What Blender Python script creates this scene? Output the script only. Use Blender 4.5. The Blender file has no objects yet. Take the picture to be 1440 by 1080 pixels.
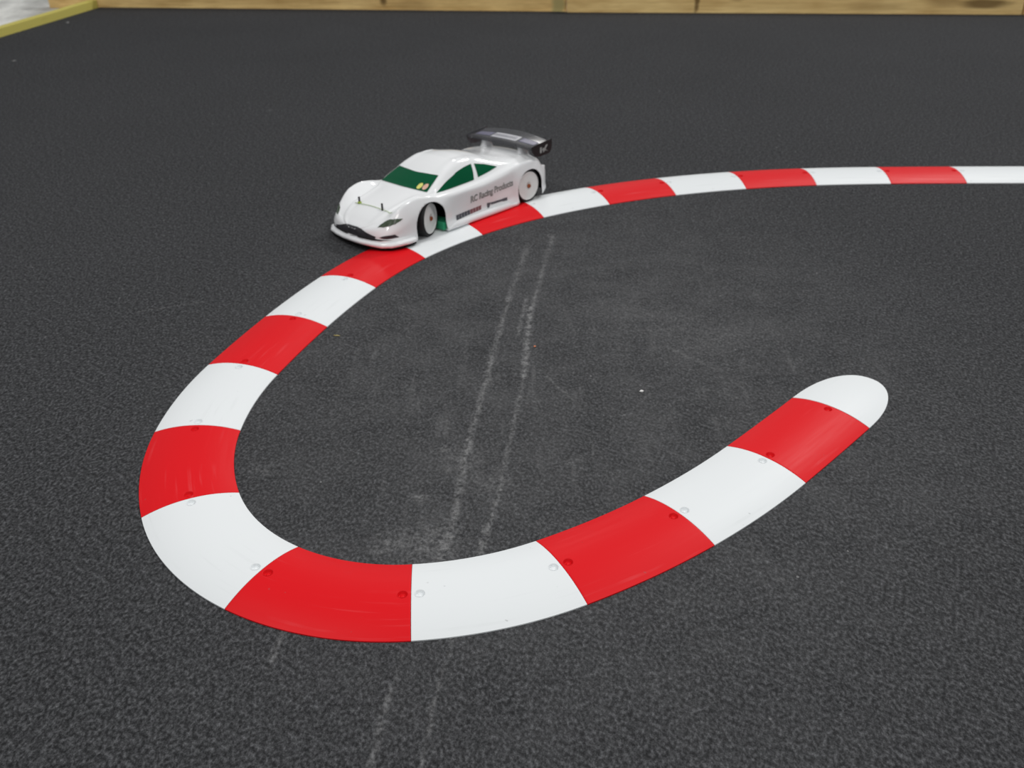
import bpy, bmesh, math, random
import numpy as np
from mathutils import Vector, Matrix, noise
from mathutils.bvhtree import BVHTree

scene = bpy.context.scene
COL = scene.collection
random.seed(7)

# ------------------------------------------------------------------ helpers
def tag(o, label=None, cat=None, group=None, kind=None):
    if label: o['label'] = label
    if cat: o['category'] = cat
    if group: o['group'] = group
    if kind or cat: o['kind'] = kind or 'thing'
    return o

def obj_bm(name, bm, mats, parent=None, smooth=True, loc=None):
    me = bpy.data.meshes.new(name)
    bmesh.ops.recalc_face_normals(bm, faces=bm.faces[:])
    bm.to_mesh(me); bm.free()
    return obj_me(name, me, mats, parent, smooth, loc)

def obj_me(name, me, mats, parent=None, smooth=True, loc=None):
    if not isinstance(mats, (list, tuple)): mats = [mats]
    for m in mats: me.materials.append(m)
    if smooth:
        for p in me.polygons: p.use_smooth = True
    o = bpy.data.objects.new(name, me); COL.objects.link(o)
    if parent: o.parent = parent
    if loc is not None: o.location = loc
    return o

def empty(name, loc=(0, 0, 0)):
    o = bpy.data.objects.new(name, None); COL.objects.link(o)
    o.location = loc; o.empty_display_size = .05
    return o

def mesh_from(verts, faces, name='m'):
    me = bpy.data.meshes.new(name); me.from_pydata([tuple(v) for v in verts], [], faces); me.update()
    return me

def add_box(bm, c, s, M=None):
    vs = []
    for dx in (-.5, .5):
        for dy in (-.5, .5):
            for dz in (-.5, .5):
                v = Vector((c[0]+dx*s[0], c[1]+dy*s[1], c[2]+dz*s[2]))
                vs.append(bm.verts.new(M @ v if M else v))
    for f in ((0,1,3,2),(4,6,7,5),(0,4,5,1),(2,3,7,6),(0,2,6,4),(1,5,7,3)):
        bm.faces.new([vs[i] for i in f])
    return vs

def add_lathe(bm, prof, M, n=48, mat=None):
    """prof = [(r, h)]: revolve about local Z then transform by M; optional material index per profile span"""
    rings = []
    for r, h in prof:
        if r < 1e-7: rings.append([bm.verts.new(M @ Vector((0, 0, h)))])
        else: rings.append([bm.verts.new(M @ Vector((r*math.cos(2*math.pi*k/n), r*math.sin(2*math.pi*k/n), h))) for k in range(n)])
    for a, b in zip(rings, rings[1:]):
        for k in range(n):
            k2 = (k+1) % n
            if len(a) == 1 and len(b) == 1: continue
            if len(a) == 1: bm.faces.new((a[0], b[k], b[k2]))
            elif len(b) == 1: bm.faces.new((a[k], a[k2], b[0]))
            else: bm.faces.new((a[k], a[k2], b[k2], b[k]))
    return rings

def add_tube(bm, pts, r, n=8):
    pts = [Vector(p) for p in pts]; rings = []
    for i, p in enumerate(pts):
        d = (pts[min(i+1, len(pts)-1)] - pts[max(i-1, 0)]).normalized()
        u = d.orthogonal().normalized(); w = d.cross(u)
        if rings:  # keep frames aligned
            u0 = (rings[-1][0].co - pts[i-1]); u = (u0 - d*u0.dot(d)).normalized(); w = d.cross(u)
        rr = r[i] if isinstance(r, (list, tuple)) else r
        rings.append([bm.verts.new(p + (u*math.cos(2*math.pi*k/n) + w*math.sin(2*math.pi*k/n))*rr) for k in range(n)])
    for a, b in zip(rings, rings[1:]):
        for k in range(n): bm.faces.new((a[k], a[(k+1) % n], b[(k+1) % n], b[k]))
    bm.faces.new(rings[0][::-1]); bm.faces.new(rings[-1])

def bevel(bm, w, seg=2, ang=0.5):
    es = [e for e in bm.edges if len(e.link_faces) == 2 and e.calc_face_angle(0) > ang]
    bmesh.ops.bevel(bm, geom=es, offset=w, segments=seg, profile=.5, affect='EDGES')

# ------------------------------------------------------------------ materials
def new_mat(name):
    m = bpy.data.materials.new(name); m.use_nodes = True
    nt = m.node_tree; b = nt.nodes['Principled BSDF']
    return m, nt, b

def simple(name, col, rough=.5, spec=.5, metal=0, coat=0, alpha=1, bump=0, bscale=200, trans=0, ior=1.45, vary=0):
    m, nt, b = new_mat(name)
    b.inputs['Base Color'].default_value = (*col, 1)
    b.inputs['Roughness'].default_value = rough
    b.inputs['Specular IOR Level'].default_value = spec
    b.inputs['Metallic'].default_value = metal
    b.inputs['Coat Weight'].default_value = coat
    b.inputs['Coat Roughness'].default_value = .08
    b.inputs['Alpha'].default_value = alpha
    b.inputs['Transmission Weight'].default_value = trans
    b.inputs['IOR'].default_value = ior
    tc = nt.nodes.new('ShaderNodeTexCoord')
    n = nt.nodes.new('ShaderNodeTexNoise'); n.inputs['Scale'].default_value = bscale; n.inputs['Detail'].default_value = 3
    nt.links.new(tc.outputs['Object'], n.inputs['Vector'])
    if bump:
        bp = nt.nodes.new('ShaderNodeBump'); bp.inputs['Strength'].default_value = bump; bp.inputs['Distance'].default_value = .0005
        nt.links.new(n.outputs['Fac'], bp.inputs['Height']); nt.links.new(bp.outputs['Normal'], b.inputs['Normal'])
    if vary:
        r = nt.nodes.new('ShaderNodeMapRange')
        r.inputs['To Min'].default_value = 1-vary; r.inputs['To Max'].default_value = 1+vary
        nt.links.new(n.outputs['Fac'], r.inputs['Value'])
        mx = nt.nodes.new('ShaderNodeVectorMath'); mx.operation = 'SCALE'; mx.inputs[0].default_value = col
        nt.links.new(r.outputs['Result'], mx.inputs['Scale']); nt.links.new(mx.outputs['Vector'], b.inputs['Base Color'])
    return m

class NT:
    """terse node building"""
    def __init__(s, nt): s.nt = nt
    def n(s, t, **kw):
        x = s.nt.nodes.new(t)
        for k, v in kw.items(): setattr(x, k, v)
        return x
    def l(s, a, b): s.nt.links.new(a, b)
    def math(s, op, a, b=None, c=None, clamp=False):
        x = s.n('ShaderNodeMath', operation=op); x.use_clamp = clamp
        for i, v in enumerate((a, b, c)):
            if v is None: continue
            if isinstance(v, (int, float)): x.inputs[i].default_value = v
            else: s.l(v, x.inputs[i])
        return x.outputs[0]
    def vmath(s, op, a, b=None, scale=None):
        x = s.n('ShaderNodeVectorMath', operation=op)
        for i, v in enumerate((a, b)):
            if v is None: continue
            if isinstance(v, (tuple, list)): x.inputs[i].default_value = v
            else: s.l(v, x.inputs[i])
        if scale is not None:
            if isinstance(scale, (int, float)): x.inputs['Scale'].default_value = scale
            else: s.l(scale, x.inputs['Scale'])
        return x
    def noise(s, vec, scale, detail=2, rough=.5, dim='3D'):
        x = s.n('ShaderNodeTexNoise'); x.inputs['Scale'].default_value = scale
        x.inputs['Detail'].default_value = detail; x.inputs['Roughness'].default_value = rough
        s.l(vec, x.inputs['Vector']); return x
    def rng(s, v, a, b, c, d, smooth=False):
        x = s.n('ShaderNodeMapRange')
        if smooth: x.interpolation_type = 'SMOOTHSTEP'
        s.l(v, x.inputs['Value'])
        for k, q in zip(('From Min', 'From Max', 'To Min', 'To Max'), (a, b, c, d)): x.inputs[k].default_value = q
        return x.outputs['Result']
    def mix(s, fac, a, b):
        x = s.n('ShaderNodeMix', data_type='RGBA')
        if isinstance(fac, (int, float)): x.inputs[0].default_value = fac
        else: s.l(fac, x.inputs[0])
        for i, v in ((6, a), (7, b)):
            if isinstance(v, (tuple, list)): x.inputs[i].default_value = (*v[:3], 1)
            else: s.l(v, x.inputs[i])
        return x.outputs[2]

def scuff_group():
    g = bpy.data.node_groups.new('scuff_line', 'ShaderNodeTree')
    I = g.interface
    I.new_socket('P', in_out='INPUT', socket_type='NodeSocketVector')
    I.new_socket('A', in_out='INPUT', socket_type='NodeSocketVector')
    I.new_socket('B', in_out='INPUT', socket_type='NodeSocketVector')
    I.new_socket('Width', in_out='INPUT', socket_type='NodeSocketFloat')
    I.new_socket('Strength', in_out='INPUT', socket_type='NodeSocketFloat')
    I.new_socket('Mask', in_out='OUTPUT', socket_type='NodeSocketFloat')
    t = NT(g)
    gi = t.n('NodeGroupInput'); go = t.n('NodeGroupOutput')
    pa = t.vmath('SUBTRACT', gi.outputs['P'], gi.outputs['A']).outputs['Vector']
    ba = t.vmath('SUBTRACT', gi.outputs['B'], gi.outputs['A']).outputs['Vector']
    d1 = t.vmath('DOT_PRODUCT', pa, ba).outputs['Value']
    d2 = t.vmath('DOT_PRODUCT', ba, ba).outputs['Value']
    tt = t.math('DIVIDE', d1, t.math('ADD', d2, 1e-9), clamp=True)
    pr = t.vmath('SCALE', ba, scale=tt).outputs['Vector']
    ds = t.vmath('DISTANCE', pa, pr).outputs['Value']
    k = t.math('SUBTRACT', 1, t.math('DIVIDE', ds, gi.outputs['Width']), clamp=True)
    k = t.math('POWER', k, 1.3)
    t.l(t.math('MULTIPLY', k, gi.outputs['Strength']), go.inputs['Mask'])
    return g
SCUFF = scuff_group()

# wear on the carpet: pale drag lines (start, end, half width, strength) and dusty patches, metres on the ground
SCUFFS = [((0.0804,1.7144),(0.0305,1.3828),.0062,.5),((0.031,1.4087),(0.0173,1.1795),.0065,1),((0.0173,1.1795),(-0.016,0.9129),.0046,.55),
 ((-0.016,0.9129),(-0.0379,0.7874),.0048,.6),((0.0308,1.6628),(-0.0038,1.4358),.0075,.45),((-0.0038,1.4358),(-0.031,1.2213),.0066,.6),
 ((-0.031,1.2213),(-0.0551,1.0183),.0059,.7),((-0.0551,1.0183),(-0.0664,0.8731),.0069,.6),((-0.0664,0.8731),(-0.0785,0.7765),.0071,.5),
 ((-0.1044,0.6636),(-0.1147,0.6008),.0042,.32),((-0.1147,0.6008),(-0.1216,0.5258),.0048,.45),((-0.0575,0.6856),(-0.0718,0.6045),.0033,.35),
 ((-0.0718,0.6045),(-0.0795,0.522),.0035,.5),((-0.2273,0.6852),(-0.2311,0.6414),.0048,.6),((0.0488,1.1831),(0.0826,1.117),.0025,.5),
 ((-0.6041,1.3973),(-0.5042,1.4326),.0029,.4),((0.0689,1.5194),(0.1657,1.5725),.0025,.25),((0.2256,1.2723),(0.2971,1.1961),.0062,.25),
 ((0.0245,1.4354),(0.0093,1.3097),.0045,.6),((0.263,1.1468),(0.3116,1.1179),.0039,.2),((0.1767,1.3168),(0.266,1.325),.0033,.2),
 ((0.0696,1.7145),(0.0816,1.6791),.0053,.3),((-0.0331,0.8471),(-0.0384,0.8047),.0024,.6),((-0.0252,0.8533),(-0.0292,0.8105),.0023,.5)]
BLOBS = [((-0.0912,0.8171),.047,.45),((-0.1095,0.9002),.0117,.5),((-0.0629,0.9867),.0356,.25),((-0.1421,0.8176),.0235,.35),((0.3067,1.3055),.0981,.16),
 ((0.2062,1.3802),.0797,.12),((-0.0835,0.9567),.0087,.35),((-0.0859,0.9995),.0072,.4),((0.0698,0.9699),.0088,.3),((0.0834,0.9774),.0071,.3),
 ((-0.3063,0.9592),.0219,.2),((-0.1787,1.4065),.007,.4),((0.2814,0.7566),.0059,.4),((-0.6517,2.6208),.0078,.5),((-0.0264,0.9271),.0341,.25)]

def carpet_material():
    m, nt, b = new_mat('black_racing_carpet'); t = NT(nt)
    P = t.n('ShaderNodeTexCoord').outputs['Object']
    # felted fibre grain
    mp = t.n('ShaderNodeMapping'); t.l(P, mp.inputs['Vector']); mp.inputs['Rotation'].default_value = (0, 0, .5); mp.inputs['Scale'].default_value = (1, .75, 1)
    f1 = t.noise(mp.outputs['Vector'], 290, 2.5, .6).outputs['Fac']
    f2 = t.noise(P, 900, 1.5, .5).outputs['Fac']
    f3 = t.noise(P, 110, 2, .5).outputs['Fac']
    fib = t.math('ADD', t.math('MULTIPLY', f1, .62), t.math('ADD', t.math('MULTIPLY', f2, .2), t.math('MULTIPLY', f3, .18)))
    g = t.rng(fib, .33, .70, 0, 1)
    base = t.mix(t.math('POWER', g, 2), CARPET_DARK, CARPET_LIGHT)
    # soft broad mottling of the pile
    big = t.noise(P, 2.2, 4, .6).outputs['Fac']
    base = t.vmath('SCALE', base, scale=t.rng(big, .3, .7, .95, 1.05)).outputs['Vector']
    # scuffs
    wob = t.noise(P, 55, 3, .6)
    off = t.vmath('SCALE', t.vmath('SUBTRACT', wob.outputs['Color'], (.5, .5, .5)).outputs['Vector'], scale=.009).outputs['Vector']
    q = t.vmath('MULTIPLY', t.vmath('ADD', P, off).outputs['Vector'], (1, 1, 0)).outputs['Vector']
    acc = None
    def put(A, B, w, s):
        nonlocal acc
        x = t.n('ShaderNodeGroup'); x.node_tree = SCUFF
        t.l(q, x.inputs['P'])
        x.inputs['A'].default_value = (*A, 0); x.inputs['B'].default_value = (*B, 0)
        x.inputs['Width'].default_value = w; x.inputs['Strength'].default_value = s
        acc = x.outputs[0] if acc is None else t.math('ADD', acc, x.outputs[0])
    for A, B, w, s in SCUFFS: put(A, B, w*1.25, s*.8)
    for c, r, s in BLOBS: put(c, (c[0]+.001, c[1]), r*1.3, s)
    patch = t.rng(t.noise(P, 85, 4, .7).outputs['Fac'], .38, .64, 0, 1.35)
    acc = t.math('MULTIPLY', acc, t.math('MULTIPLY', patch, t.rng(f1, .35, .65, .45, 1.25)))
    # faint drag marks inside the loop, and scattered lint
    mp2 = t.n('ShaderNodeMapping'); t.l(P, mp2.inputs['Vector']); mp2.inputs['Rotation'].default_value = (0, 0, .62); mp2.inputs['Scale'].default_value = (30, 5, 1)
    st = t.rng(t.noise(mp2.outputs['Vector'], 1.6, 4, .7).outputs['Fac'], .58, .82, 0, .32)
    lp = t.vmath('DISTANCE', q, (0.12, 1.15, 0)).outputs['Value']
    st = t.math('MULTIPLY', st, t.rng(lp, .15, .62, 1, 0, True))
    v = t.n('ShaderNodeTexVoronoi'); v.inputs['Scale'].default_value = 22; t.l(q, v.inputs['Vector'])
    lint = t.math('LESS_THAN', v.outputs['Distance'], .038)
    lint = t.math('MULTIPLY', lint, t.rng(v.outputs['Color'], .52, .60, 0, .6))
    worn = t.math('MULTIPLY', t.rng(t.vmath('LENGTH', t.vmath('MULTIPLY', t.vmath('SUBTRACT', q, (.12, 1.25, 0)).outputs['Vector'], (1, .75, 0)).outputs['Vector']).outputs['Value'], .2, .75, 1, 0, True), t.rng(t.noise(P, 14, 4, .65).outputs['Fac'], .3, .7, .03, .16))
    acc = t.math('ADD', acc, t.math('ADD', t.math('ADD', st, worn), lint))
    acc = t.math('MINIMUM', acc, .9)
    col = t.mix(acc, base, (.235, .235, .238))
    t.l(col, b.inputs['Base Color'])
    b.inputs['Roughness'].default_value = 1; b.inputs['Specular IOR Level'].default_value = .12
    bp = t.n('ShaderNodeBump'); bp.inputs['Strength'].default_value = .5; bp.inputs['Distance'].default_value = .0012
    t.l(fib, bp.inputs['Height']); t.l(bp.outputs['Normal'], b.inputs['Normal'])
    return m
CARPET_DARK = (.0145, .0149, .0160); CARPET_LIGHT = (.147, .150, .159)

def kerb_material(name, col, rough, haze):
    m, nt, b = new_mat(name); t = NT(nt)
    P = t.n('ShaderNodeTexCoord').outputs['Object']
    # UV runs along/across the kerb: long faint tyre streaks
    uv = t.n('ShaderNodeUVMap'); uv.uv_map = 'along'
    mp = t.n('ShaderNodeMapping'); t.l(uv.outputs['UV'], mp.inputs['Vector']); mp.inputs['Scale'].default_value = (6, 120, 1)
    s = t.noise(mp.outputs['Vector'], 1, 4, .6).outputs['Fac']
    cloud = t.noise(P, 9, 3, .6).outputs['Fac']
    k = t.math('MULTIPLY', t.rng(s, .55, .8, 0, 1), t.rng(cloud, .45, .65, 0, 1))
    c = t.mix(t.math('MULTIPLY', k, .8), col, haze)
    spk = t.noise(P, 120, 2, .5).outputs['Fac']
    c = t.mix(t.rng(spk, .74, .80, 0, .35), c, (.12, .12, .12))
    t.l(c, b.inputs['Base Color'])
    t.l(t.math('ADD', t.math('MULTIPLY', t.rng(s, .3, .7, -1, 1), .05), rough), b.inputs['Roughness'])
    b.inputs['Specular IOR Level'].default_value = .11
    bp = t.n('ShaderNodeBump'); bp.inputs['Strength'].default_value = .12; bp.inputs['Distance'].default_value = .0004
    t.l(t.noise(P, 700, 2, .5).outputs['Fac'], bp.inputs['Height']); t.l(bp.outputs['Normal'], b.inputs['Normal'])
    return m

def wood_material(name, light, dark, marks=(), grain=1.0, tint=None):
    m, nt, b = new_mat(name); t = NT(nt)
    P = t.n('ShaderNodeTexCoord').outputs['Object']
    mp = t.n('ShaderNodeMapping'); t.l(P, mp.inputs['Vector']); mp.inputs['Scale'].default_value = (2.2, 30, 30)
    n1 = t.noise(mp.outputs['Vector'], 1.2, 5, .62)
    n2 = t.noise(mp.outputs['Vector'], 5, 4, .6).outputs['Fac']
    n3 = t.noise(P, 4.5, 3, .5).outputs['Fac']
    f = t.math('ADD', t.math('MULTIPLY', n1.outputs['Fac'], .5), t.math('ADD', t.math('MULTIPLY', n2, .25*grain), t.math('MULTIPLY', n3, .3)))
    c = t.mix(t.rng(f, .38, .62, 0, 1), dark, light)
    for (x, z, w, h, s, kc) in marks:    # knots and bark marks: (x along, z up, half width, half height, strength, colour)
        d = t.vmath('MULTIPLY', t.vmath('SUBTRACT', P, (x, 0, z)).outputs['Vector'], (1/w, 0, 1/h)).outputs['Vector']
        d = t.vmath('LENGTH', t.vmath('ADD', d, t.vmath('SCALE', t.vmath('SUBTRACT', n1.outputs['Color'], (.5, .5, .5)).outputs['Vector'], scale=1.2).outputs['Vector']).outputs['Vector']).outputs['Value']
        c = t.mix(t.math('MULTIPLY', t.rng(d, .4, 1.1, 1, 0, True), s), c, kc)
    t.l(c, b.inputs['Base Color'])
    b.inputs['Roughness'].default_value = .8; b.inputs['Specular IOR Level'].default_value = .25
    bp = t.n('ShaderNodeBump'); bp.inputs['Strength'].default_value = .4; bp.inputs['Distance'].default_value = .001
    t.l(n2, bp.inputs['Height']); t.l(bp.outputs['Normal'], b.inputs['Normal'])
    return m

def concrete_material():
    m, nt, b = new_mat('pale_concrete'); t = NT(nt)
    P = t.n('ShaderNodeTexCoord').outputs['Object']
    mp = t.n('ShaderNodeMapping'); t.l(P, mp.inputs['Vector']); mp.inputs['Scale'].default_value = (4.2, 1.6, 1)
    n = t.noise(mp.outputs['Vector'], 1.7, 4, .6).outputs['Fac']
    n2 = t.noise(P, 40, 4, .6).outputs['Fac']
    c = t.mix(t.rng(n, .28, .6, 0, 1), (.34, .34, .32), (.84, .84, .80))
    c = t.vmath('SCALE', c, scale=t.rng(n2, .2, .8, .88, 1.1)).outputs['Vector']
    # one dark worn spot by the timber corner
    d = t.vmath('LENGTH', t.vmath('MULTIPLY', t.vmath('SUBTRACT', P, (-2.245, 4.2, 0)).outputs['Vector'], (9, 5.5, 0)).outputs['Vector']).outputs['Value']
    c = t.mix(t.rng(d, .2, 1.0, .85, 0, True), c, (.13, .135, .13))
    t.l(c, b.inputs['Base Color']); b.inputs['Roughness'].default_value = .75
    return m

M_CARPET = carpet_material()
M_WHITE = kerb_material('white_kerb_plastic', (.79, .82, .835), .45, (.68, .71, .72))
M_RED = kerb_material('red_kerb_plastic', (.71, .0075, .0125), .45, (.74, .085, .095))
M_BODY = simple('white_lexan_body', (.89, .905, .92), .14, .5, coat=.6, bump=.02, bscale=60)
M_BODY_IN = simple('shell_inside_black', (.012, .012, .012), .6)
M_GREEN = simple('green_window_lexan', (.0006, .082, .033), .16, .16, coat=0)
M_TYRE = simple('tyre_rubber', (.011, .011, .012), .62, .35, bump=.1, bscale=900)
M_RIM = simple('white_wheel_dish', (.74, .74, .73), .45, bump=.02)
M_NUT = simple('copper_wheel_nut', (.34, .10, .035), .35, metal=.7)
M_BLACK = simple('black_plastic', (.012, .012, .013), .45, bump=.05)
M_FOAM = simple('black_foam', (.006, .006, .006), 1, .1, bump=.3, bscale=500)
M_GRILLE = simple('dark_grille_film', (.035, .035, .04), .35, vary=.6, bscale=120)
M_LAMP = simple('headlight_film', (.05, .075, .045), .2, coat=.5, vary=.9, bscale=110)
M_BROWN = simple('headlight_rim_film', (.30, .15, .13), .3)
M_CHASSIS_GREEN = simple('green_anodised_plate', (.04, .36, .18), .4)
M_DECAL = simple('grey_decal_ink', (.13, .145, .14), .35)
M_DECAL_L = simple('pale_decal_ink', (.40, .42, .41), .35)
M_DECAL_D = simple('dark_decal_ink', (.10, .105, .12), .35)
M_DECAL_R = simple('dull_red_decal_ink', (.27, .12, .13), .35)
M_YELLOW = simple('yellow_sticker', (.74, .72, .20), .35, vary=.12, bscale=300)
M_PINK = simple('pink_sticker', (.76, .46, .36), .35, vary=.1, bscale=300)
M_CORD = simple('pale_green_cord', (.50, .62, .36), .6)
M_CLIP = simple('lime_clip', (.32, .42, .05), .5)
M_WINGTXT = simple('wing_sticker_film', (.55, .55, .59), .35, vary=.15, bscale=150)
M_WINGTXT2 = simple('wing_sticker_ink', (.22, .22, .25), .35)
M_WINGBLUE = simple('wing_violet_band', (.11, .105, .17), .35)
M_CLEAR = simple('smoked_clear_polycarbonate', (.075, .075, .083), .22, .4, alpha=.62)
M_CLEARW = simple('clear_mount_polycarbonate', (.72, .73, .75), .15, .5, alpha=.94, coat=.3)
M_STRAW = simple('straw', (.42, .34, .13), .7)
M_CRUMB = simple('white_crumb', (.75, .75, .74), .7)
M_LINT = simple('grey_lint', (.22, .22, .22), .9)
M_ORANGE = simple('orange_crumb', (.65, .22, .10), .6)

# ------------------------------------------------------------------ camera (metres; ground plane z = 0)
H = .69121; PITCH = math.radians(30.79095); RHO = -.0065908; FPX = 1348.997
cam = bpy.data.cameras.new('camera'); camo = bpy.data.objects.new('camera', cam); COL.objects.link(camo)
fw = Vector((0, math.cos(PITCH), -math.sin(PITCH))); r0 = Vector((1, 0, 0)); d0 = Vector((0, -math.sin(PITCH), -math.cos(PITCH)))
rt = r0*math.cos(RHO) - d0*math.sin(RHO); dn = r0*math.sin(RHO) + d0*math.cos(RHO)
camo.matrix_world = Matrix((( rt.x, -dn.x, -fw.x, 0), (rt.y, -dn.y, -fw.y, 0), (rt.z, -dn.z, -fw.z, H), (0, 0, 0, 1)))
cam.sensor_fit = 'HORIZONTAL'; cam.sensor_width = 36; cam.lens = FPX/1440*36
cam.clip_start = .02; cam.clip_end = 60
cam.dof.use_dof = True; cam.dof.focus_distance = .93; cam.dof.aperture_fstop = 10.5
scene.camera = camo

# ------------------------------------------------------------------ floor, carpet, timbers
bm = bmesh.new(); add_box(bm, (0, 2.5, -.056), (14, 13, .1))
tag(obj_bm('floor', bm, concrete_material(), smooth=False), 'pale mottled concrete floor beyond the black carpet', None, kind='structure')

def ground_poly(name, pts, z0, z1, mat):
    bm = bmesh.new()
    a = [bm.verts.new((x, y, z0)) for x, y in pts]; b_ = [bm.verts.new((x, y, z1)) for x, y in pts]
    n = len(pts)
    bm.faces.new(b_); bm.faces.new(a[::-1])
    for i in range(n): bm.faces.new((a[i], a[(i+1) % n], b_[(i+1) % n], b_[i]))
    return obj_bm(name, bm, mat, smooth=False)
# left timber line and back timber line
LA = Vector((-1.8536, 3.6491)); LB = Vector((-1.7206, 4.2669)); ld = (LB-LA).normalized()
BA = Vector((-1.7206, 4.2669)); BB = Vector((2.0085, 3.9661)); bd = (BB-BA).normalized(); bn = Vector((-bd.y, bd.x))
ln = Vector((-ld.y, ld.x))
lp0 = LA - ld*3.6
carp = ground_poly('racing_carpet', [(lp0.x+.004, lp0.y), (2.85, lp0.y), (2.85, 3.889), (2.0085, 3.956), (.2298, 4.076), (.2250, 4.0905), (BA.x+.006, BA.y-.004)], -.006, 0, M_CARPET)
tag(carp, 'black felted racing carpet with pale scuff marks under the kerb', 'carpet')

def timber(name, origin, direc, length, depth, height, mat, seed=0, z0=-.006):
    """origin: front lower corner nearest its start; depth goes to the left of direc"""
    bm = bmesh.new()
    nx, ny, nz = max(8, int(length/.05)), 3, 6
    add_box(bm, (length/2, depth/2, height/2), (length, depth, height))
    for k in range(1, nx): bmesh.ops.bisect_plane(bm, geom=bm.verts[:]+bm.edges[:]+bm.faces[:], plane_co=(length*k/nx, 0, 0), plane_no=(1, 0, 0))
    bevel(bm, .003, 2)
    for v in bm.verts:   # sawn, slightly uneven faces
        n = noise.noise(Vector((v.co.x*3+seed, v.co.y*6, v.co.z*9)))
        v.co.y += .0018*n
        if v.co.z > .01: v.co.z += .0015*noise.noise(Vector((v.co.x*4+seed, 3, 1)))
    o = obj_bm(name, bm, mat, smooth=False)
    o.location = (origin.x, origin.y, z0); o.rotation_euler = (0, 0, math.atan2(direc.y, direc.x))
    return o
KN = (.13, .07, .02); KB = (.26, .14, .045); GR = (.34, .32, .14)
start = BA - bd*.215
def along(px_pt): return (Vector(px_pt) - start).dot(bd)
J1 = (Vector((.2251, 4.0947)) - start).dot(bd)
wm1 = wood_material('pine_timber', (.96, .69, .30), (.50, .30, .10),
    marks=[(along((-.5163, 4.1547)), .060, .020, .045, .85, KN), (along((-.40, 4.14)), .02, .11, .030, .35, KB), (along((.195, 4.09)), .05, .034, .2, .75, GR)])
t1 = timber('timber_beam', start, bd, J1+.0035, .047, .105, wm1, 3)
tag(t1, 'long tan timber beam at the back edge, left of the joint with a greenish end', 'beam', 'timber beams edging the carpet')
st2 = Vector((.2298, 4.0737+.012)); L2 = (Vector((2.0085, 3.9661)) - st2).length
d2 = (Vector((2.0085, 3.9661)) - st2).normalized()
def a2(px_pt): return (Vector(px_pt) - st2).dot(d2)
wm2 = wood_material('pine_timber_warm', (.96, .71, .32), (.62, .40, .15),
    marks=[(a2((.744, 4.04)), .062, .013, .07, .85, KN), (a2((1.86, 3.97)), .045, .12, .022, .8, KN), (a2((1.70, 3.98)), .06, .09, .03, .5, KB), (a2((.9, 4.03)), .07, .04, .03, .4, KB), (a2((1.45, 4.0)), .03, .15, .03, .3, KB)])
t2 = timber('timber_beam', st2, d2, L2, .047, .105, wm2, 11)
tag(t2, 'tan knotty timber beam at the back edge, right of the greenish joint', 'beam', 'timber beams edging the carpet')
t4 = timber('timber_beam', st2 + d2*(L2+.006), d2, .9, .047, .105, wm1, 21)
tag(t4, 'brown timber beam end at the far right top corner of the picture', 'beam', 'timber beams edging the carpet')
wm3 = wood_material('mossy_batten_wood', (.60, .53, .135), (.32, .265, .03), grain=2.6)
t3 = timber('timber_batten', LA - ld*2.6, ld, 2.6 + (LB-LA).length - .004, .030, .036, wm3, 31)
tag(t3, 'low yellow green mossy wooden batten along the left carpet edge', 'batten')

# ------------------------------------------------------------------ kerb
S = .110527
X0, Y0, T0 = 3.83575, 9.75555, -2.32968
LEN = [1.46711,1.47775,1.46448,1.45474,1.51076,1.51843,1.45151,1.46867,1.44263,1.44573,1.419,1.44648,1.44489,1.46103,1.45097,1.49065,1.47125,1.49908,1.48526,1.48]
KAP = [-.01638,-.10009,-.11809,-.26991,-.40419,-.39896,-.281,-.20175,-.04691,-.06448,-.14927,-.13199,-.12851,-.09088,-.08876,-.07066,-.07008,-.04498,-.01327,0]
HW = S/2; CROWN = .0094; LIP = .0014; HOLE = .0054
def crown(s): return LIP + CROWN*(1-min(1, abs(s)/HW)**2.1)
class Path:
    def __init__(s, x, y, t, L, k): s.x, s.y, s.t, s.L, s.k = x, y, t, L, k
    def at(s, l):
        a = s.k*l
        if abs(a) < 1e-7: dx, dy = l, 0
        else: dx, dy = math.sin(a)/s.k, (1-math.cos(a))/s.k
        return s.x+dx*math.cos(s.t)-dy*math.sin(s.t), s.y+dx*math.sin(s.t)+dy*math.cos(s.t), s.t+a
    def pt(s, l, w, z):
        x, y, t = s.at(l); return Vector((x-math.sin(t)*w, y+math.cos(t)*w, z))
paths = []; x, y, t_ = X0*S, Y0*S, T0
for L, k in zip(LEN, KAP):
    P_ = Path(x, y, t_, L*S, k/S); paths.append(P_); x, y, t_ = P_.at(L*S)

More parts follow.
